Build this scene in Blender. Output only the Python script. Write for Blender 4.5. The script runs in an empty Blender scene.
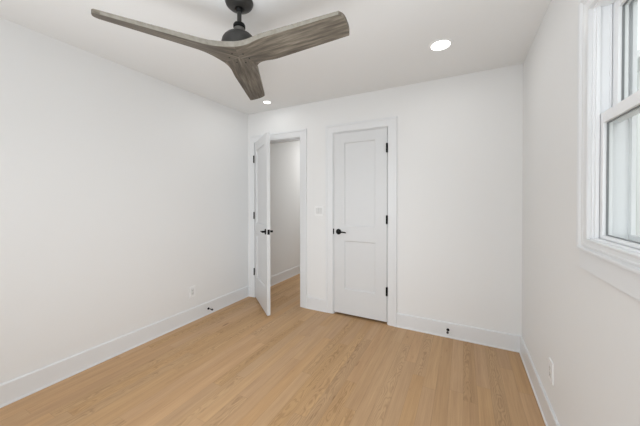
import bpy, bmesh, math, random
from mathutils import Vector, Matrix
random.seed(4)
PI = math.pi
R = math.radians
scn = bpy.context.scene
C = scn.collection

# ---------------------------------------------------------------- camera
YAW, PITCH, ROLL = 0.47876, 0.010024, -0.001103
cam_d = bpy.data.cameras.new('camera')
cam_d.sensor_fit = 'HORIZONTAL'; cam_d.sensor_width = 36.0
cam_d.lens = 277.065 / 640 * 36
cam_d.shift_y = -10.52 / 640
cam_d.clip_start = 0.02
cam = bpy.data.objects.new('camera', cam_d); C.objects.link(cam)
cp, sp, cy_, sy_ = math.cos(PITCH), math.sin(PITCH), math.cos(YAW), math.sin(YAW)
F = Vector((-sy_*cp, cy_*cp, -sp)); RT = Vector((cy_, sy_, 0)); U = RT.cross(F)
R2 = RT*math.cos(ROLL) + U*math.sin(ROLL); U2 = R2.cross(F)
M = Matrix((R2, U2, -F)).transposed().to_4x4(); M.translation = (0, 0, 1.29635)
cam.matrix_world = M
scn.camera = cam

# ---------------------------------------------------------------- world, exposure, lights
scn.view_settings.view_transform = 'Standard'
scn.view_settings.look = 'None'
scn.view_settings.gamma = 1
scn.view_settings.exposure = -0.06
w = bpy.data.worlds.new('overcast_sky'); scn.world = w; w.use_nodes = True
bg = w.node_tree.nodes['Background']
bg.inputs[0].default_value = (0.97, 0.985, 1.0, 1); bg.inputs[1].default_value = 1.7

H = 2.44
XL, XR, D, YR = -2.5756, 0.4401, 2.8646, -0.66
LAMPS = [(-0.157, 2.243), (-1.972, 2.243)]
LAMP_W = 1.25
HALL_W = 14.5
def area(name, loc, rot, sx, sy, power, col):
    l = bpy.data.lights.new(name, 'AREA'); l.shape = 'RECTANGLE'; l.size = sx; l.size_y = sy
    l.energy = power; l.color = col
    o = bpy.data.objects.new(name, l); C.objects.link(o); o.location = loc; o.rotation_euler = rot
    return o
# added lamp outside the added rear window, standing in for daylight
area('rear_window_fill', (-1.15, YR-0.16, 1.58), (R(90), 0, 0), 1.6, 0.85, 3.0, (0.93, 0.97, 1.0))
# added fill lights out of frame: one large, two aimed at the far corners,
# and one bounced off the ceiling
area('rear_fill', (-1.05, -0.60, 1.3), (R(90), 0, 0), 2.6, 2.0, 22.5, (0.90, 0.95, 1.0))
s_ = area('corner_fill', (0.1, -0.40, 1.2), (R(82), 0, R(38)), 1.0, 1.2, 8.5, (0.90, 0.95, 1.0)); s_.data.spread = R(80)
s_ = area('right_corner_fill', (-2.2, -0.40, 1.1), (R(78), 0, R(-40)), 1.0, 1.2, 2.2, (0.90, 0.95, 1.0)); s_.data.spread = R(70)
s_ = area('ceiling_fill', (-0.60, 0.25, 0.75), (R(170), 0, 0), 0.9, 0.9, 10.0, (0.90, 0.95, 1.0)); s_.data.spread = R(110)

# ---------------------------------------------------------------- materials
def newmat(name):
    m = bpy.data.materials.new(name); m.use_nodes = True
    return m, m.node_tree, m.node_tree.nodes['Principled BSDF']
def link(nt, a, b): nt.links.new(a, b)
def paint(name, col, rough=0.5, bump=0.0, scale=60, var=0.012, metal=0.0, coat=0.0):
    m, nt, b = newmat(name)
    tc = nt.nodes.new('ShaderNodeTexCoord')
    n = nt.nodes.new('ShaderNodeTexNoise'); n.inputs['Scale'].default_value = scale; n.inputs['Detail'].default_value = 3
    link(nt, tc.outputs['Object'], n.inputs['Vector'])
    r = nt.nodes.new('ShaderNodeValToRGB')
    r.color_ramp.elements[0].color = [max(0, c-var) for c in col]+[1]
    r.color_ramp.elements[1].color = [min(1, c+var) for c in col]+[1]
    link(nt, n.outputs['Fac'], r.inputs['Fac']); link(nt, r.outputs['Color'], b.inputs['Base Color'])
    b.inputs['Roughness'].default_value = rough; b.inputs['Metallic'].default_value = metal
    if coat: b.inputs['Coat Weight'].default_value = coat
    if bump:
        bp = nt.nodes.new('ShaderNodeBump'); bp.inputs['Strength'].default_value = bump; bp.inputs['Distance'].default_value = 0.002
        link(nt, n.outputs['Fac'], bp.inputs['Height']); link(nt, bp.outputs['Normal'], b.inputs['Normal'])
    return m
MW = paint('wall_paint', (0.81, 0.808, 0.80), 0.65, 0.08, 220, 0.006)
MC = paint('ceiling_paint', (0.86, 0.865, 0.86), 0.8, 0.06, 220, 0.006)
MT = paint('trim_paint', (0.772, 0.780, 0.787), 0.32, 0.0, 30, 0.004)
MD = paint('door_paint', (0.70, 0.706, 0.71), 0.35, 0.0, 30, 0.004)
MB = paint('black_metal', (0.004, 0.004, 0.004), 0.45, 0.0, 80, 0.002, 0.0)
MF = paint('dark_bronze_metal', (0.045, 0.043, 0.040), 0.42, 0.0, 60, 0.006, 0.55)
MG_ = paint('grey_metal_collar', (0.14, 0.135, 0.125), 0.4, 0.0, 60, 0.01, 0.6)
MP = paint('white_plastic', (0.86, 0.86, 0.855), 0.3, 0.0, 30, 0.004)
MPD = paint('device_plastic', (0.74, 0.74, 0.73), 0.35, 0.0, 30, 0.004)
MV = paint('white_vinyl', (0.86, 0.87, 0.88), 0.28, 0.0, 30, 0.004)
MGK = paint('grey_gasket', (0.22, 0.23, 0.235), 0.6, 0.0, 30, 0.004)
MSL = paint('dark_slot', (0.05, 0.05, 0.05), 0.6, 0.0, 30, 0.004)
MX = paint('exterior_white_paint', (0.62, 0.635, 0.625), 0.7, 0.0, 3, 0.03)
MGR = paint('gravel_ground', (0.34, 0.34, 0.30), 0.9, 0.3, 9, 0.07)

def glass():
    m, nt, b = newmat('window_glass')
    nt.nodes.remove(b)
    out = nt.nodes['Material Output']
    t = nt.nodes.new('ShaderNodeBsdfTransparent'); t.inputs[0].default_value = (0.965, 0.975, 0.97, 1)
    g = nt.nodes.new('ShaderNodeBsdfGlossy'); g.inputs['Roughness'].default_value = 0.02
    mx = nt.nodes.new('ShaderNodeMixShader')
    mx.inputs[0].default_value = 0.04; link(nt, t.outputs[0], mx.inputs[1]); link(nt, g.outputs[0], mx.inputs[2])
    link(nt, mx.outputs[0], out.inputs['Surface'])
    return m
for m_ in (MB,): m_.node_tree.nodes['Principled BSDF'].inputs['Specular IOR Level'].default_value = 0.18
MH = paint('black_hinge_metal', (0.004, 0.004, 0.004), 0.8, 0.0, 80, 0.001, 0.0)
MH.node_tree.nodes['Principled BSDF'].inputs['Specular IOR Level'].default_value = 0.03
MGL = glass()
def emit(name, col, s):
    m, nt, b = newmat(name)
    b.inputs['Base Color'].default_value = (0.9, 0.9, 0.9, 1)
    b.inputs['Emission Color'].default_value = col+(1,); b.inputs['Emission Strength'].default_value = s
    return m
MEM = emit('led_diffuser', (1.0, 0.975, 0.94), 5.0)

def math_n(nt, op, a, b=None, c=None):
    n = nt.nodes.new('ShaderNodeMath'); n.operation = op
    for i, v in enumerate((a, b, c)):
        if v is None: continue
        if hasattr(v, 'links'): link(nt, v, n.inputs[i])
        else: n.inputs[i].default_value = v
    return n.outputs[0]
def oak_floor():
    m, nt, b = newmat('oak_strip_floor')
    tc = nt.nodes.new('ShaderNodeTexCoord'); sx = nt.nodes.new('ShaderNodeSeparateXYZ')
    link(nt, tc.outputs['Object'], sx.inputs[0])
    W_, L_ = 0.083, 1.15
    xs = math_n(nt, 'DIVIDE', sx.outputs[0], W_)
    row = math_n(nt, 'FLOOR', xs); fx = math_n(nt, 'FRACT', xs)
    wn = nt.nodes.new('ShaderNodeTexWhiteNoise'); wn.noise_dimensions = '1D'; link(nt, row, wn.inputs['W'])
    off = math_n(nt, 'MULTIPLY', wn.outputs['Value'], 7.31)
    ys = math_n(nt, 'ADD', math_n(nt, 'DIVIDE', sx.outputs[1], L_), off)
    seg = math_n(nt, 'FLOOR', ys); fy = math_n(nt, 'FRACT', ys)
    cv = nt.nodes.new('ShaderNodeCombineXYZ'); link(nt, row, cv.inputs[0]); link(nt, seg, cv.inputs[1])
    w2 = nt.nodes.new('ShaderNodeTexWhiteNoise'); w2.noise_dimensions = '2D'; link(nt, cv.outputs[0], w2.inputs['Vector'])
    rnd = w2.outputs['Value']
    rc = nt.nodes.new('ShaderNodeSeparateColor'); link(nt, w2.outputs['Color'], rc.inputs[0])
    # fine grain: noise stretched along the plank, different for every plank
    def gv(kx, ky, kz=37.0):
        v = nt.nodes.new('ShaderNodeCombineXYZ')
        link(nt, math_n(nt, 'MULTIPLY', sx.outputs[0], kx), v.inputs[0])
        link(nt, math_n(nt, 'MULTIPLY', sx.outputs[1], ky), v.inputs[1])
        link(nt, math_n(nt, 'MULTIPLY', rnd, kz), v.inputs[2])
        return v.outputs[0]
    n1 = nt.nodes.new('ShaderNodeTexNoise'); link(nt, gv(170, 5), n1.inputs['Vector']); n1.inputs['Scale'].default_value = 1; n1.inputs['Detail'].default_value = 4
    n3 = nt.nodes.new('ShaderNodeTexNoise'); link(nt, gv(30, 1.6), n3.inputs['Vector']); n3.inputs['Scale'].default_value = 1; n3.inputs['Detail'].default_value = 3
    # cathedral figure: bands of a long stretched field centred somewhere across the plank
    xc = math_n(nt, 'SUBTRACT', math_n(nt, 'SUBTRACT', fx, 0.5), math_n(nt, 'MULTIPLY', math_n(nt, 'SUBTRACT', rc.outputs[0], 0.5), 0.5))
    n2 = nt.nodes.new('ShaderNodeTexNoise'); link(nt, gv(16, 4.5, 91.0), n2.inputs['Vector']); n2.inputs['Scale'].default_value = 1; n2.inputs['Detail'].default_value = 2
    par = math_n(nt, 'MULTIPLY', math_n(nt, 'MULTIPLY', xc, xc), 5.5)
    yy = math_n(nt, 'MULTIPLY', sx.outputs[1], 2.2)
    ph = math_n(nt, 'ADD', math_n(nt, 'ADD', par, yy), math_n(nt, 'MULTIPLY', n2.outputs['Fac'], 3.2))
    band = math_n(nt, 'SINE', math_n(nt, 'MULTIPLY', ph, 15.0))
    band = math_n(nt, 'POWER', math_n(nt, 'MULTIPLY_ADD', band, 0.5, 0.5), 2.2)
    few = math_n(nt, 'GREATER_THAN', rc.outputs[1], 0.66)
    fig = math_n(nt, 'MULTIPLY', math_n(nt, 'MULTIPLY', band, few), 0.22)
    # knots and mineral streaks
    n4 = nt.nodes.new('ShaderNodeTexNoise'); link(nt, gv(26, 5.0, 13.0), n4.inputs['Vector']); n4.inputs['Scale'].default_value = 1; n4.inputs['Detail'].default_value = 1
    streak = nt.nodes.new('ShaderNodeMapRange'); link(nt, n4.outputs['Fac'], streak.inputs[0])
    streak.inputs[1].default_value = 0.72; streak.inputs[2].default_value = 0.84; streak.inputs[3].default_value = 0; streak.inputs[4].default_value = 0.50
    tot = math_n(nt, 'ADD', math_n(nt, 'ADD', math_n(nt, 'MULTIPLY', n1.outputs['Fac'], 0.42), math_n(nt, 'MULTIPLY', n3.outputs['Fac'], 0.46)), fig)
    tot = math_n(nt, 'ADD', tot, streak.outputs[0])
    ramp = nt.nodes.new('ShaderNodeValToRGB'); link(nt, tot, ramp.inputs['Fac'])
    e = ramp.color_ramp.elements
    e[0].position = 0.23; e[0].color = (0.590, 0.400, 0.226, 1)
    e[1].position = 0.88; e[1].color = (0.292, 0.180, 0.090, 1)
    k = e.new(0.53); k.color = (0.478, 0.315, 0.174, 1)
    # per-plank tone
    hs = nt.nodes.new('ShaderNodeHueSaturation'); link(nt, ramp.outputs['Color'], hs.inputs['Color'])
    link(nt, math_n(nt, 'MULTIPLY_ADD', rnd, 0.10, 0.96), hs.inputs['Value'])
    link(nt, math_n(nt, 'MULTIPLY_ADD', rc.outputs[2], 0.10, 1.02), hs.inputs['Saturation'])
    link(nt, math_n(nt, 'MULTIPLY_ADD', rc.outputs[1], 0.004, 0.4935), hs.inputs['Hue'])
    # seams
    ex = math_n(nt, 'MINIMUM', fx, math_n(nt, 'SUBTRACT', 1.0, fx))
    ey = math_n(nt, 'MULTIPLY', math_n(nt, 'MINIMUM', fy, math_n(nt, 'SUBTRACT', 1.0, fy)), L_/W_)
    ed = math_n(nt, 'MINIMUM', ex, ey)
    sm = math_n(nt, 'LESS_THAN', ed, 0.010)
    mx = nt.nodes.new('ShaderNodeMixRGB'); link(nt, math_n(nt, 'MULTIPLY', sm, 0.40), mx.inputs[0])
    link(nt, hs.outputs[0], mx.inputs[1]); mx.inputs[2].default_value = (0.20, 0.12, 0.06, 1)
    link(nt, mx.outputs[0], b.inputs['Base Color'])
    b.inputs['Roughness'].default_value = 0.48
    b.inputs['Specular IOR Level'].default_value = 0.35
    bp = nt.nodes.new('ShaderNodeBump'); bp.inputs['Strength'].default_value = 0.12; bp.inputs['Distance'].default_value = 0.001
    link(nt, math_n(nt, 'SUBTRACT', n1.outputs['Fac'], sm), bp.inputs['Height']); link(nt, bp.outputs['Normal'], b.inputs['Normal'])
    return m
MOAK = oak_floor()
def blade_wood():
    m, nt, b = newmat('weathered_grey_oak')
    tc = nt.nodes.new('ShaderNodeTexCoord')
    mp = nt.nodes.new('ShaderNodeMapping'); mp.inputs['Scale'].default_value = (5, 75, 40)
    link(nt, tc.outputs['Object'], mp.inputs['Vector'])
    n = nt.nodes.new('ShaderNodeTexNoise'); n.inputs['Scale'].default_value = 1; n.inputs['Detail'].default_value = 5; n.inputs['Roughness'].default_value = 0.6
    link(nt, mp.outputs[0], n.inputs['Vector'])
    mp2 = nt.nodes.new('ShaderNodeMapping'); mp2.inputs['Scale'].default_value = (4, 14, 14)
    link(nt, tc.outputs['Object'], mp2.inputs['Vector'])
    n2 = nt.nodes.new('ShaderNodeTexNoise'); n2.inputs['Scale'].default_value = 1; n2.inputs['Detail'].default_value = 4
    link(nt, mp2.outputs[0], n2.inputs['Vector'])
    s = math_n(nt, 'ADD', math_n(nt, 'MULTIPLY', n.outputs['Fac'], 0.65), math_n(nt, 'MULTIPLY', n2.outputs['Fac'], 0.35))
    r = nt.nodes.new('ShaderNodeValToRGB'); link(nt, s, r.inputs['Fac'])
    e = r.color_ramp.elements
    e[0].position = 0.35; e[0].color = (0.045, 0.037, 0.028, 1)
    e[1].position = 0.69; e[1].color = (0.27, 0.238, 0.190, 1)
    k = e.new(0.5); k.color = (0.122, 0.103, 0.079, 1)
    link(nt, r.outputs[0], b.inputs['Base Color'])
    b.inputs['Roughness'].default_value = 0.6
    bp = nt.nodes.new('ShaderNodeBump'); bp.inputs['Strength'].default_value = 0.3; bp.inputs['Distance'].default_value = 0.001
    link(nt, n.outputs['Fac'], bp.inputs['Height']); link(nt, bp.outputs['Normal'], b.inputs['Normal'])
    return m
MWD = blade_wood()
MWE = paint('lit_blade_edge', (0.235, 0.215, 0.18), 0.6, 0.0, 45, 0.08)  # paler than the blade faces, standing in for light on their sides

# ---------------------------------------------------------------- mesh helpers
def obj(name, bm, m, parent=None, smooth=False, bev=0.0, seg=2, loc=None):
    bmesh.ops.recalc_face_normals(bm, faces=bm.faces[:])
    me = bpy.data.meshes.new(name); bm.to_mesh(me); bm.free()
    me.materials.append(m)
    if smooth:
        for p in me.polygons: p.use_smooth = True
    o = bpy.data.objects.new(name, me); C.objects.link(o)
    if parent is not None: o.parent = parent
    if loc is not None: o.location = loc
    if bev:
        md = o.modifiers.new('bevel', 'BEVEL'); md.width = bev; md.segments = seg; md.limit_method = 'ANGLE'; md.angle_limit = R(35)
    return o
def sharp(o, ang=35):
    me = o.data; bm = bmesh.new(); bm.from_mesh(me)
    for e in bm.edges:
        if len(e.link_faces) == 2 and e.calc_face_angle(0) > R(ang): e.smooth = False
    bm.to_mesh(me); bm.free()
    return o
def empty(name, loc, rotz=0.0):
    o = bpy.data.objects.new(name, None); C.objects.link(o); o.location = loc; o.rotation_euler = (0, 0, rotz)
    o.empty_display_size = 0.1
    return o
def tag(o, label, cat, group=None, kind=None):
    o['label'] = label; o['category'] = cat
    if group: o['group'] = group
    if kind: o['kind'] = kind
    return o
def box(bm, x0, x1, y0, y1, z0, z1):
    vs = [bm.verts.new(p) for p in ((x0,y0,z0),(x1,y0,z0),(x1,y1,z0),(x0,y1,z0),(x0,y0,z1),(x1,y0,z1),(x1,y1,z1),(x0,y1,z1))]
    for f in ((0,3,2,1),(4,5,6,7),(0,1,5,4),(1,2,6,5),(2,3,7,6),(3,0,4,7)): bm.faces.new([vs[i] for i in f])
    return vs
def xf(bm, M): bmesh.ops.transform(bm, matrix=M, verts=bm.verts[:])
def lathe(bm, prof, n=40, M=None):
    """prof: list of (r, z) revolved about z"""
    rings = []
    for r_, z_ in prof:
        if r_ < 1e-6: rings.append([bm.verts.new((0, 0, z_))])
        else: rings.append([bm.verts.new((r_*math.cos(2*PI*i/n), r_*math.sin(2*PI*i/n), z_)) for i in range(n)])
    for a, b in zip(rings, rings[1:]):
        for i in range(n):
            j = (i+1) % n
            if len(a) == 1 and len(b) == 1: continue
            if len(a) == 1: bm.faces.new((a[0], b[i], b[j]))
            elif len(b) == 1: bm.faces.new((a[i], a[j], b[0]))
            else: bm.faces.new((a[i], a[j], b[j], b[i]))
    if M is not None:
        vs = [v for r_ in rings for v in r_]; bmesh.ops.transform(bm, matrix=M, verts=vs)
def tube(bm, pts, rad, n=12, flat=1.0):
    pts = [Vector(p) for p in pts]; rings = []
    for i, p in enumerate(pts):
        t = (pts[min(i+1, len(pts)-1)] - pts[max(i-1, 0)]).normalized()
        up = Vector((0, 0, 1)) if abs(t.z) < 0.9 else Vector((0, 1, 0))
        a = t.cross(up).normalized(); b = a.cross(t)
        r_ = rad[i] if isinstance(rad, (list, tuple)) else rad
        rings.append([bm.verts.new(p + a*(r_*math.cos(2*PI*k/n)) + b*(r_*flat*math.sin(2*PI*k/n))) for k in range(n)])
    for A, B in zip(rings, rings[1:]):
        for i in range(n): bm.faces.new((A[i], A[(i+1) % n], B[(i+1) % n], B[i]))
    bm.faces.new(rings[0][::-1]); bm.faces.new(rings[-1])
def frame_sweep(bm, prof, a0, a1, z0, z1, closed, f, kb=1.0, kl=1.0):
    """mitred moulding round the opening a0..a1 x z0..z1. prof = closed loop of (d outwards, n towards the room).
    f(a, n, z) -> point.  closed=False leaves the bottom open (door casing standing on the floor)."""
    loops = []
    for (ca, cz, sa, sz) in ((a0, z0, -1, -1 if closed else 0), (a0, z1, -1, 1), (a1, z1, 1, 1), (a1, z0, 1, -1 if closed else 0)):
        loops.append([bm.verts.new(f(ca+sa*d*(kl if sa < 0 else 1), n_, cz+sz*d*(kb if sz < 0 else 1))) for d, n_ in prof])
    m = len(prof); pairs = list(zip(loops, loops[1:]))
    if closed: pairs.append((loops[-1], loops[0]))
    for A, B in pairs:
        for i in range(m): bm.faces.new((A[i], A[(i+1) % m], B[(i+1) % m], B[i]))
    if not closed: bm.faces.new(loops[0]); bm.faces.new(loops[-1][::-1])

# ---------------------------------------------------------------- the room shell
T = 0.12
HALL_R, HALL_Y = -1.60, 6.2            # right wall and far end of the hall
CL_Y = 3.62                            # back of the closet
# openings in the back wall
HA0, HA1, CA0, CA1, DZ = -2.462, -1.752, -1.317, -0.693, 2.05
# openings of the windows
W0, W1, WZ0, WZ1 = 0.55, 1.440, 1.142, 2.033
V0, V1 = -1.95, -0.35

def struct(name, bm, m, label, cat, **k):
    o = obj(name, bm, m, **k); return tag(o, label, cat, kind='structure')
bm = bmesh.new(); box(bm, XL-T, XR+T, YR-T, HALL_Y+T, -0.10, 0.0)
struct('floor', bm, MOAK, 'pale natural oak strip floor running from the room out into the hall', 'floor')
bm = bmesh.new(); box(bm, XL-T, XR+T, YR-T, HALL_Y+T, H, H+0.12)
struct('ceiling', bm, MC, 'flat white painted ceiling of the bedroom', 'ceiling')
bm = bmesh.new(); box(bm, XL-T, XL, YR-T, HALL_Y+T, 0, H)
struct('wall_left', bm, MW, 'long white left wall, continuing as the left wall of the hall', 'wall')
bm = bmesh.new()
y0, y1 = D, D+T
box(bm, XL, HA0, y0, y1, 0, H); box(bm, HA1, CA0, y0, y1, 0, H); box(bm, CA1, XR, y0, y1, 0, H)
box(bm, HA0, HA1, y0, y1, DZ, H); box(bm, CA0, CA1, y0, y1, DZ, H)
struct('wall_back', bm, MW, 'white back wall holding the open doorway and the closed closet door', 'wall')
bm = bmesh.new()
box(bm, XR, XR+T, YR-T, W0, 0, H); box(bm, XR, XR+T, W1, HALL_Y+T, 0, H)
box(bm, XR, XR+T, W0, W1, 0, WZ0); box(bm, XR, XR+T, W0, W1, WZ1, H)
struct('wall_right', bm, MW, 'white right wall with the double hung window', 'wall')
bm = bmesh.new()
box(bm, XL, V0, YR-T, YR, 0, H); box(bm, V1, XR, YR-T, YR, 0, H)
box(bm, V0, V1, YR-T, YR, 0, WZ0); box(bm, V0, V1, YR-T, YR, WZ1, H)
struct('wall_rear', bm, MW, 'white wall behind the camera with an added wide window', 'wall')
bm = bmesh.new(); box(bm, HALL_R, HALL_R+0.1, D+T, HALL_Y, 0, H)
struct('wall_hall_right', bm, MW, 'white right wall of the hall beyond the doorway', 'wall')
bm = bmesh.new(); box(bm, XL, XR, HALL_Y, HALL_Y+T, 0, H)
struct('wall_hall_end', bm, MW, 'white end wall of the hall', 'wall')
bm = bmesh.new(); box(bm, HALL_R+0.1, XR, CL_Y, CL_Y+0.1, 0, H)
struct('wall_closet', bm, MW, 'white back wall inside the closet', 'wall')

# baseboards: flat board, eased top edge, small shoe at the floor
BT, BH = 0.013, 0.140
BPROF = [(0, 0), (BT+0.006, 0), (BT+0.006, 0.008), (BT+0.003, 0.012), (BT, 0.013), (BT, BH-0.006), (BT-0.004, BH), (0, BH)]
def bb_run(bm, p, q, nrm):
    """board from p to q on the floor, nrm pointing into the room"""
    p, q, nrm = Vector(p), Vector(q), Vector(nrm)
    A = [bm.verts.new((p.x+nrm.x*t, p.y+nrm.y*t, z)) for t, z in BPROF]
    B = [bm.verts.new((q.x+nrm.x*t, q.y+nrm.y*t, z)) for t, z in BPROF]
    m = len(A)
    for i in range(m): bm.faces.new((A[i], A[(i+1) % m], B[(i+1) % m], B[i]))
    bm.faces.new(A); bm.faces.new(B[::-1])
CW = 0.090                              # casing width
bm = bmesh.new(); bb_run(bm, (XL, YR+BT, 0), (XL, D, 0), (1, 0, 0))
struct('baseboard_left', bm, MT, 'tall flat white baseboard along the left wall', 'baseboard')
bm = bmesh.new()
bb_run(bm, (XL, D, 0), (HA0-CW*0.76, D, 0), (0, -1, 0)); bb_run(bm, (HA1+CW, D, 0), (CA0-CW, D, 0), (0, -1, 0)); bb_run(bm, (CA1+CW, D, 0), (XR, D, 0), (0, -1, 0))
struct('baseboard_back', bm, MT, 'tall flat white baseboard along the back wall, broken by the two doorways', 'baseboard')
bm = bmesh.new(); bb_run(bm, (XR, YR+BT, 0), (XR, D-BT, 0), (-1, 0, 0))
struct('baseboard_right', bm, MT, 'tall flat white baseboard along the right wall under the window', 'baseboard')
bm = bmesh.new(); bb_run(bm, (XL, YR, 0), (XR, YR, 0), (0, 1, 0))
struct('baseboard_rear', bm, MT, 'white baseboard along the wall behind the camera', 'baseboard')
bm = bmesh.new(); bb_run(bm, (XL, D+T, 0), (XL, HALL_Y, 0), (1, 0, 0))
struct('baseboard_hall_left', bm, MT, 'white baseboard along the left wall of the hall, seen through the open door', 'baseboard')
bm = bmesh.new(); bb_run(bm, (HALL_R, D+T, 0), (HALL_R, HALL_Y, 0), (-1, 0, 0))
struct('baseboard_hall_right', bm, MT, 'white baseboard along the right wall of the hall', 'baseboard')
bm = bmesh.new(); bb_run(bm, (XL, HALL_Y, 0), (HALL_R, HALL_Y, 0), (0, -1, 0))
struct('baseboard_hall_end', bm, MT, 'white baseboard across the end of the hall', 'baseboard')

# door casings and jambs
CPROF = [(0.0, 0.0), (0.0, 0.011), (0.003, 0.0135), (0.066, 0.0145), (0.0685, 0.0185), (0.0875, 0.0185), (0.090, 0.016), (0.090, 0.0)]
back = lambda a, n_, z: (a, D-n_, z)
for i, (a0, a1, lab) in enumerate(((HA0, HA1, 'white mitred casing round the open hall doorway'), (CA0, CA1, 'white mitred casing round the closed closet door'))):
    bm = bmesh.new(); frame_sweep(bm, CPROF, a0, a1, 0.0, DZ, False, back, kl=0.76 if i == 0 else 1.0)
    struct('trim_%d' % (i+1), bm, MT, lab, 'door casing')
    JT = 0.008
    bm = bmesh.new()
    box(bm, a0, a0+JT, D-0.001, D+T+0.001, 0, DZ); box(bm, a1-JT, a1, D-0.001, D+T+0.001, 0, DZ); box(bm, a0+JT, a1-JT, D-0.001, D+T+0.001, DZ-JT, DZ)
    # stop strips
    box(bm, a0+JT, a0+JT+0.010, D+0.040, D+0.075, 0, DZ-JT); box(bm, a1-JT-0.010, a1-JT, D+0.040, D+0.075, 0, DZ-JT); box(bm, a0+JT+0.01, a1-JT-0.01, D+0.040, D+0.075, DZ-JT-0.010, DZ-JT)
    struct('trim_%d' % (i+3), bm, MT, ['white jamb lining the open hall doorway', 'white jamb lining the closet doorway'][i], 'door jamb')
bm = bmesh.new(); frame_sweep(bm, CPROF, HA0, HA1, 0.0, DZ, False, lambda a, n_, z: (a, D+T+n_, z), kl=0.76)
struct('trim_5', bm, MT, 'white casing on the hall side of the open doorway', 'door casing')

# ---------------------------------------------------------------- doors
def leaf(bm, W_, Z0, Z1, stile, th=0.035, mirror=False):
    """slab from x=0..W, y=0 (front) .. th (back), with two recessed panels front and back"""
    pz = [(0.300, 0.840), (1.000, 1.930)]
    x0, x1 = stile, W_-stile
    def face(y, s):
        # s = +1: recess goes towards +y
        xs = [0, x0, x1, W_]; zs = [Z0, pz[0][0], pz[0][1], pz[1][0], pz[1][1], Z1]
        V = [[bm.verts.new((x, y, z)) for z in zs] for x in xs]
        for i in range(3):
            for j in range(5):
                if i == 1 and j in (1, 3): continue
                bm.faces.new((V[i][j], V[i+1][j], V[i+1][j+1], V[i][j+1]))
        for j in (1, 3):
            rim = [V[1][j], V[2][j], V[2][j+1], V[1][j+1]]
            steps = [(0.0015, 0.0035), (0.006, 0.0045), (0.0095, 0.0115)]
            prev = rim
            for ins, dep in steps:
                a, b_ = x0+ins, x1-ins; c, d = zs[j]+ins, zs[j+1]-ins
                cur = [bm.verts.new((px, y+s*dep, pz_)) for px, pz_ in ((a, c), (b_, c), (b_, d), (a, d))]
                for k in range(4): bm.faces.new((prev[k], prev[(k+1) % 4], cur[(k+1) % 4], cur[k]))
                prev = cur
            bm.faces.new(prev)
        return V
    A = face(0, 1); B = face(th, -1)
    for j in range(5):
        for i in (0, 3): bm.faces.new((A[i][j], A[i][j+1], B[i][j+1], B[i][j]))
    for i in range(3):
        for j in (0, 5): bm.faces.new((A[i][j], A[i+1][j], B[i+1][j], B[i][j]))
def hinge(parent, x, y, z0, z1, sgn):
    """knuckle barrel standing proud of the face, at x, with finials and one leaf"""
    bm = bmesh.new()
    lathe(bm, [(0, z0-0.004), (0.004, z0-0.003), (0.0100, z0), (0.0100, z1), (0.004, z1+0.003), (0, z1+0.004)], 14, Matrix.Translation((x, y, 0)))
    box(bm, min(x, x+sgn*0.004), max(x, x+sgn*0.004), y, y+0.028, z0, z1)
    return obj('hinge', bm, MH, parent, smooth=False)
def lever(parent, x, y, z, side, dirx):
    """rosette on the face y, lever arm along dirx; side -1 = towards -y"""
    bm = bmesh.new()
    lathe(bm, [(0, 0), (0.031, 0), (0.032, 0.004), (0.030, 0.008), (0.013, 0.010), (0.0115, 0.016), (0.0115, 0.044), (0, 0.046)], 28,
          Matrix.Translation((x, y, z)) @ Matrix.Rotation(R(90) if side < 0 else R(-90), 4, 'X'))
    o = obj('lever_handle', bm, MB, parent, smooth=True); sharp(o)
    bm = bmesh.new()
    yy = y+side*0.038
    tube(bm, [(x-dirx*0.012, yy, z), (x, yy, z), (x+dirx*0.03, yy+side*0.002, z), (x+dirx*0.065, yy, z-0.0005), (x+dirx*0.088, yy-side*0.003, z-0.003), (x+dirx*0.098, yy-side*0.010, z-0.007)],
         [0.007, 0.0105, 0.009, 0.008, 0.0075, 0.006], 12, 0.85)
    a = obj('lever_arm', bm, MB, o, smooth=True)
    return o
HZ = [(0.300, 0.388), (1.046, 1.132), (1.785, 1.877)]
# closed closet door (hinges on its right, lever on its left)
d2 = tag(empty('door_2', (CA0+0.0125, D-0.0035, 0)), 'closed white two panel closet door with black hinges on its right edge', 'door', kind='structure')
WD2 = (CA1-0.0125)-(CA0+0.0125)
bm = bmesh.new(); leaf(bm, WD2, 0.025, 2.0385, 0.122)
obj('door_panel', bm, MD, d2)
for z0, z1 in HZ: hinge(d2, WD2+0.0015, -0.0095, z0, z1, -1)
lever(d2, 0.056, 0.0, 0.937, -1, 1)
bm = bmesh.new(); box(bm, -0.0095, -0.001, -0.012, 0.006, 0.908, 0.968)
obj('strike_plate', bm, MB, d2, bev=0.001)
# open hall door: pin on its left, swung 38 degrees into the room
ANG = -38.3
d1 = tag(empty('door_1', (HA0-0.002, D-0.0115, 0), R(ANG)), 'white two panel door standing open into the room from the left jamb', 'door', kind='structure')
WD1 = 0.694
bm = bmesh.new(); leaf(bm, WD1, 0.020, 2.0385, 0.122); xf(bm, Matrix.Translation((0.003, 0.0055, 0)))
obj('door_panel', bm, MD, d1)
for z0, z1 in HZ: hinge(d1, 0.0, 0.0, z0, z1, 1)
lever(d1, WD1-0.060, 0.0055, 0.940, -1, -1)
lever(d1, WD1-0.060, 0.0405, 0.940, 1, -1)
bm = bmesh.new(); box(bm, WD1+0.0025, WD1+0.0042, 0.010, 0.036, 0.912, 0.968); box(bm, WD1+0.004, WD1+0.012, 0.017, 0.029, 0.928, 0.952)
obj('latch_plate', bm, MB, d1, bev=0.0006)

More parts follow.
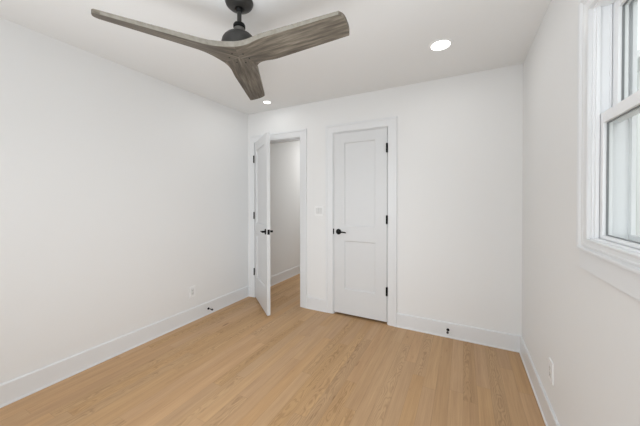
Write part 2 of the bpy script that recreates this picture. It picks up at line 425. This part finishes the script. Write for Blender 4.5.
# ---------------------------------------------------------------- windows
WPROF = [(0.0, 0.0), (0.0, 0.012), (0.004, 0.0145), (0.012, 0.0145), (0.015, 0.011), (0.018, 0.0105), (0.040, 0.0125), (0.045, 0.0150), (0.052, 0.0155),
         (0.056, 0.0120), (0.062, 0.0125), (0.068, 0.0190), (0.074, 0.0215), (0.086, 0.0215), (0.090, 0.0180), (0.090, 0.0)]
def window(name, f, a0, a1, label, mull=None):
    """f(a, n, z): a along the wall, n outwards from the wall face into the wall."""
    root = tag(empty(name, f((a0+a1)/2, 0, WZ0)), label, 'window', kind='structure')
    base = Vector(root.location)
    def part(nm, bm, m, parent=None, bev=0.0, smooth=False):
        for v in bm.verts: v.co -= base
        o = obj(nm, bm, m, parent or root, bev=bev, smooth=smooth); return o
    def bx(bm, A0, A1, n0, n1, z0, z1):
        p, q = f(A0, n0, z0), f(A1, n1, z1)
        box(bm, min(p[0], q[0]), max(p[0], q[0]), min(p[1], q[1]), max(p[1], q[1]), z0, z1)
    bm = bmesh.new(); frame_sweep(bm, WPROF, a0, a1, WZ0, WZ1, True, lambda a, n_, z: f(a, -n_, z), kb=0.55)
    part('casing', bm, MT)
    bm = bmesh.new()
    bx(bm, a0-0.088, a1+0.088, -0.010, 0, 1.014, WZ0-0.0495)
    part('apron', bm, MT, bev=0.002)
    # jamb liner
    J = 0.006
    bm = bmesh.new()
    bx(bm, a0, a0+J, -0.001, T, WZ0, WZ1); bx(bm, a1-J, a1, -0.001, T, WZ0, WZ1); bx(bm, a0+J, a1-J, -0.001, T, WZ1-J, WZ1); bx(bm, a0+J, a1-J, -0.001, T, WZ0, WZ0+J)
    bx(bm, a1-J-0.010, a1-J, 0.006, 0.017, WZ0+J, WZ1-J); bx(bm, a0+J, a0+J+0.010, 0.006, 0.017, WZ0+J, WZ1-J)
    bx(bm, a1-J-0.006, a1-J, 0.045, 0.050, 1.62, WZ1-J); bx(bm, a0+J, a0+J+0.006, 0.045, 0.050, 1.62, WZ1-J)
    part('jamb', bm, MV)
    def sash(nm, A0, A1, n0, z0, z1, st, tr, br):
        bm = bmesh.new(); th = 0.028
        bx(bm, A0, A0+st, n0, n0+th, z0, z1); bx(bm, A1-st, A1, n0, n0+th, z0, z1)
        bx(bm, A0+st, A1-st, n0, n0+th, z1-tr, z1); bx(bm, A0+st, A1-st, n0, n0+th, z0, z0+br)
        s = part(nm, bm, MV, bev=0.002)
        bm = bmesh.new(); g = 0.0035
        i0, i1, k0, k1 = A0+st, A1-st, z0+br, z1-tr
        for q in ((i0, i0+g, k0, k1), (i1-g, i1, k0, k1), (i0+g, i1-g, k0, k0+g), (i0+g, i1-g, k1-g, k1)):
            bx(bm, q[0], q[1], n0+0.010, n0+0.016, q[2], q[3])
        part('gasket', bm, MGK, s)
        bm = bmesh.new(); bx(bm, i0, i1, n0+0.0125, n0+0.0155, k0, k1)
        part('glass', bm, MGL, s)
        return s
    cells = [(a0+J+0.0005, a1-J-0.0005)] if mull is None else [(a0+J+0.0005, mull-0.03), (mull+0.03, a1-J-0.0005)]
    if mull is not None:
        bm = bmesh.new(); bx(bm, mull-0.029, mull+0.029, 0.0, T-0.01, WZ0+J, WZ1-J); part('mullion', bm, MV)
    for A0, A1 in cells:
        lo = sash('lower_sash', A0, A1, 0.019, WZ0+J+0.001, 1.621, 0.030, 0.040, 0.013)
        sash('upper_sash', A0, A1, 0.052, 1.583, WZ1-J-0.001, 0.045, 0.035, 0.040)
        bm = bmesh.new(); c = (A0+A1)/2
        bx(bm, c-0.035, c+0.035, 0.022, 0.045, 1.621, 1.631); bx(bm, c-0.008, c+0.030, 0.026, 0.042, 1.631, 1.639)
        part('sash_lock', bm, MV, lo, bev=0.002)
    # outer screen frame
    bm = bmesh.new()
    for q in ((a0+J, a0+J+0.02, WZ0+J, WZ1-J), (a1-J-0.02, a1-J, WZ0+J, WZ1-J)):
        bx(bm, q[0], q[1], 0.100, 0.112, q[2], q[3])
    bx(bm, a0+J+0.02, a1-J-0.02, 0.100, 0.112, WZ0+J, WZ0+J+0.02); bx(bm, a0+J+0.02, a1-J-0.02, 0.100, 0.112, WZ1-J-0.02, WZ1-J)
    part('screen_frame', bm, MV)
    return root
window('window_1', lambda a, n_, z: (XR+n_, a, z), W0, W1, 'white double hung window with moulded casing and apron in the right wall')
window('added_window', lambda a, n_, z: (a, YR-n_, z), V0, V1, 'added wide white twin window, unseen behind the camera, letting in light', mull=(V0+V1)/2)  # unseen window, added as a light source

# ---------------------------------------------------------------- outside the side window
bm = bmesh.new(); box(bm, XR+T, 9.0, -6, 16, -0.60, -0.50)
tag(obj('ground', bm, MGR), 'pale ground outside the window', 'ground', kind='structure')
nb = tag(empty('neighbouring_building', (3.4, 4.0, -0.5)), 'white board and batten building side seen through the right window', 'building')
bm = bmesh.new(); box(bm, 0, 0.15, -7.0, 9.0, 0, 4.6)
obj('wall', bm, MX, nb)
bm = bmesh.new()
for i in range(40): box(bm, -0.022, 0, -6.9+i*0.40, -6.855+i*0.40, 0.02, 4.5)
tag_b = obj('batten_cladding', bm, MX, nb)
bm = bmesh.new(); box(bm, -0.35, 0.15, -7.0, 9.0, 4.6, 4.75)
obj('eave', bm, MX, nb)

# ---------------------------------------------------------------- ceiling fan
FX, FY, FZ = -1.155, 1.216, 2.116
fan = tag(empty('ceiling_fan', (FX, FY, H)), 'three blade ceiling fan with weathered wood blades and dark metal motor', 'ceiling fan')
zz = lambda z: z-H
bm = bmesh.new()
lathe(bm, [(0, 0), (0.078, 0), (0.079, -0.006), (0.078, -0.008), (0.073, -0.022), (0.060, -0.034), (0.040, -0.041), (0.026, -0.043), (0.024, -0.030), (0, -0.030)], 48)
o = obj('canopy', bm, MF, fan, smooth=True); sharp(o)
bm = bmesh.new(); lathe(bm, [(0, -0.035), (0.0125, -0.035), (0.0125, -0.175), (0, -0.175)], 24)
o = obj('downrod', bm, MF, fan, smooth=True); sharp(o)
bm = bmesh.new(); lathe(bm, [(0, -0.029), (0.018, -0.031), (0.021, -0.042), (0.018, -0.054), (0.0125, -0.062), (0, -0.062)], 24)
o = obj('ball_joint', bm, MB, fan, smooth=True)
bm = bmesh.new(); lathe(bm, [(0, -0.124), (0.022, -0.124), (0.030, -0.129), (0.034, -0.138), (0.034, -0.150), (0.029, -0.154), (0, -0.154)], 28)
o = obj('rod_cover', bm, MB, fan, smooth=True); sharp(o)
bm = bmesh.new(); lathe(bm, [(0, -0.150), (0.0285, -0.150), (0.030, -0.160), (0.032, -0.190), (0, -0.190)], 28)
o = obj('collar', bm, MG_, fan, smooth=True); sharp(o)
bm = bmesh.new(); lathe(bm, [(0, -0.180), (0.030, -0.181), (0.052, -0.187), (0.072, -0.198), (0.087, -0.213), (0.095, -0.228), (0.099, -0.245), (0.099, -0.268), (0.094, -0.285), (0.075, -0.293), (0, -0.293)], 56)
o = obj('motor_housing', bm, MF, fan, smooth=True); sharp(o)
TH0 = 1.0
RB = 0.664
def blade():
    bm = bmesh.new()
    NV = 14
    S = [0.0, 0.012, 0.024, 0.036, 0.048, 0.059, 0.075, 0.092, 0.11, 0.13, 0.155, 0.18, 0.21, 0.25, 0.30, 0.36, 0.42, 0.48, 0.54, 0.58, 0.61, 0.63]
    def halfw(s):
        if s <= 0.059: return s*math.tan(R(60))
        k = min(1, (s-0.059)/0.10); k = 1-(1-k)**2
        w0, w1 = 0.1022, 0.0765
        base = w0+(w1-w0)*k
        return base - max(0, s-0.16)*0.038
    def zc(s, lat):
        k = min(1, max(0, (s-0.05)/0.17)); k = k*k*(3-2*k)
        pit = R(14.5)*k*(1+0.25*max(0, (s-0.22)/0.45))
        return -math.tan(pit)*lat
    def thick(s, v):
        t = 0.032 if s < 0.10 else 0.032-(s-0.10)/0.55*0.014
        return t*(1-0.08*v*v)
    top, bot = [], []
    for i, s in enumerate(S+['tip']):
        rt, rb_ = [], []
        for j in range(NV+1):
            v = -1+2*j/NV
            if s == 'tip':
                sx_ = RB - 0.020*max(0, -v)**4*1.1 - 0.012*max(0, v)**3
                ss = sx_
            else:
                tipend = RB - 0.020*max(0, -v)**4*1.1
                ss = s if s < 0.55 else 0.55+(s-0.55)*(tipend-0.55)/(RB-0.55)
                sx_ = ss
            hw = halfw(ss); lat = v*hw
            t = thick(ss, v)
            z = zc(ss, lat)
            rt.append(bm.verts.new((sx_, lat, z+t/2))); rb_.append(bm.verts.new((sx_, lat, z-t/2)))
        top.append(rt); bot.append(rb_)
    n = len(top)
    for i in range(n-1):
        for j in range(NV):
            bm.faces.new((top[i][j], top[i+1][j], top[i+1][j+1], top[i][j+1]))
            bm.faces.new((bot[i][j], bot[i][j+1], bot[i+1][j+1], bot[i+1][j]))
        for j in (0, NV):
            bm.faces.new((top[i][j], bot[i][j], bot[i+1][j], top[i+1][j]))
    for j in range(NV): bm.faces.new((top[-1][j], bot[-1][j], bot[-1][j+1], top[-1][j+1]))
    bmesh.ops.remove_doubles(bm, verts=bm.verts[:], dist=1e-6)
    return bm
b0 = obj('blade', blade(), MWD, fan, smooth=True); sharp(b0, 40)
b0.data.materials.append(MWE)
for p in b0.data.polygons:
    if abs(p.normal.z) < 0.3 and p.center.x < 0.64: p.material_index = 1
b0.location = (0, 0, FZ-H+0.0155); b0.rotation_euler = (0, 0, R(TH0))
bm = bmesh.new(); lathe(bm, [(0, -0.0185), (0.0035, -0.018), (0.0045, -0.0155), (0.0045, -0.012), (0, -0.012)], 14)
s0 = obj('screw', bm, MB, b0, smooth=True); s0.location = (0.050, 0.026, 0)
s1 = s0.copy(); C.objects.link(s1); s1.parent = b0; s1.location = (0.050, -0.026, 0)
for k in (1, 2):
    b = b0.copy(); C.objects.link(b); b.parent = fan; b.rotation_euler = (0, 0, R(TH0+120*k))
    for s in (s0, s1):
        c = s.copy(); C.objects.link(c); c.parent = b

# ---------------------------------------------------------------- recessed lights
def downlight(x, y, label, r=0.066, power=LAMP_W):
    root = tag(empty('recessed_light', (x, y, H)), label, 'ceiling light', 'recessed ceiling lights')
    bm = bmesh.new(); lathe(bm, [(r, 0.0), (r+0.020, 0.0), (r+0.018, -0.004), (r+0.004, -0.005), (r, -0.003), (r, 0.0)], 48)
    o = obj('trim_ring', bm, MP, root, smooth=True); sharp(o)
    bm = bmesh.new(); lathe(bm, [(0, -0.0045), (r*0.9, -0.0040), (r, -0.003), (r, -0.0005), (0, -0.0005)], 48)
    o = obj('diffuser', bm, MEM, root, smooth=True); sharp(o)
    l = bpy.data.lights.new('recessed_lamp', 'AREA'); l.shape = 'DISK'; l.size = 2*r; l.energy = power; l.color = (0.98, 0.98, 0.97)
    lo = bpy.data.objects.new('recessed_lamp', l); C.objects.link(lo); lo.parent = root; lo.location = (0, 0, -0.008)
    return root
LL = ['round recessed light in the ceiling near the right wall and back wall',
      'round recessed light mostly hidden behind the far fan blade']
for (x, y), lab in zip(LAMPS, LL): downlight(x, y, lab, power=LAMP_W)
downlight(-2.05, 4.75, 'round recessed light in the hall ceiling', power=HALL_W)
downlight(-2.05, 2.605, 'smaller round recessed light in the ceiling above the open hall door', r=0.040, power=0.3)

# ---------------------------------------------------------------- outlets, switch, door stops
def plate(name, loc, rotz, label, cat, w_=0.072, group=None):
    """plate in the local xz plane facing -y"""
    root = tag(empty(name, loc, rotz), label, cat, group)
    bm = bmesh.new(); g = 0.0022; hw = 0.0165+g; hz = 0.0335+g; xs = [0.0] if w_ < 0.1 else [-0.023, 0.023]
    edges = [-w_/2] + [e for x in xs for e in (x-hw, x+hw)] + [w_/2]
    for k in range(0, len(edges), 2): box(bm, edges[k], edges[k+1], -0.007, 0, -hz, hz)
    box(bm, -w_/2, w_/2, -0.007, 0, hz, 0.058); box(bm, -w_/2, w_/2, -0.007, 0, -0.058, -hz)
    bmesh.ops.remove_doubles(bm, verts=bm.verts[:], dist=1e-6)
    obj('cover_plate', bm, MP, root)
    return root
def outlet(loc, rotz, label):
    r_ = plate('wall_outlet', loc, rotz, label, 'outlet', group='wall outlets')
    bm = bmesh.new(); box(bm, -0.0165, 0.0165, -0.0095, -0.0005, -0.0335, 0.0335); rc = obj('receptacle', bm, MPD, r_, bev=0.001)
    for z in (-0.019, 0.013):
        bm = bmesh.new()
        box(bm, -0.0075, -0.0055, -0.0099, -0.0090, z, z+0.009); box(bm, 0.0055, 0.0075, -0.0099, -0.0090, z, z+0.007); box(bm, -0.002, 0.002, -0.0099, -0.0090, z-0.007, z-0.003)
        obj('socket_slots', bm, MSL, rc)
    return r_
outlet((XL, 1.990, 0.315), R(90), 'white duplex outlet on the left wall above the baseboard')
outlet((XR, 1.962, 0.337), R(-90), 'white duplex outlet low on the right wall')
sw = plate('light_switch', (-1.497, D, 1.166), 0, 'white double light switch between the two doorways', 'light switch', w_=0.116)
for x in (-0.023, 0.023):
    bm = bmesh.new()
    vs = box(bm, x-0.0165, x+0.0165, -0.0095, -0.0005, -0.0335, 0.0335)
    for v in vs:
        if v.co.y < -0.007 and v.co.z > 0: v.co.y = -0.0135
    obj('rocker', bm, MPD, sw, bev=0.001)
def stop(loc, rotz, label):
    """black rigid door stop reaching towards local -y"""
    r_ = tag(empty('door_stop', loc, rotz), label, 'door stop', 'black door stops')
    RX = Matrix.Rotation(R(90), 4, 'X')
    bm = bmesh.new(); lathe(bm, [(0, 0), (0.013, 0), (0.0135, 0.003), (0.009, 0.008), (0.006, 0.011), (0, 0.011)], 20, RX); o = obj('base', bm, MB, r_, smooth=True)
    bm = bmesh.new(); lathe(bm, [(0, 0.008), (0.0042, 0.008), (0.0042, 0.058), (0, 0.058)], 14, RX); o = obj('rod', bm, MB, r_, smooth=True)
    bm = bmesh.new(); lathe(bm, [(0, 0.055), (0.008, 0.055), (0.010, 0.059), (0.0095, 0.070), (0.006, 0.073), (0, 0.074)], 20, RX); o = obj('rubber_tip', bm, MSL, r_, smooth=True)
stop((XL+BT-0.0005, 2.190, 0.066), R(90), 'small black door stop on the baseboard of the left wall')
stop((-0.128, D-BT+0.0005, 0.074), 0, 'small black door stop on the back wall baseboard, right of the closet door')
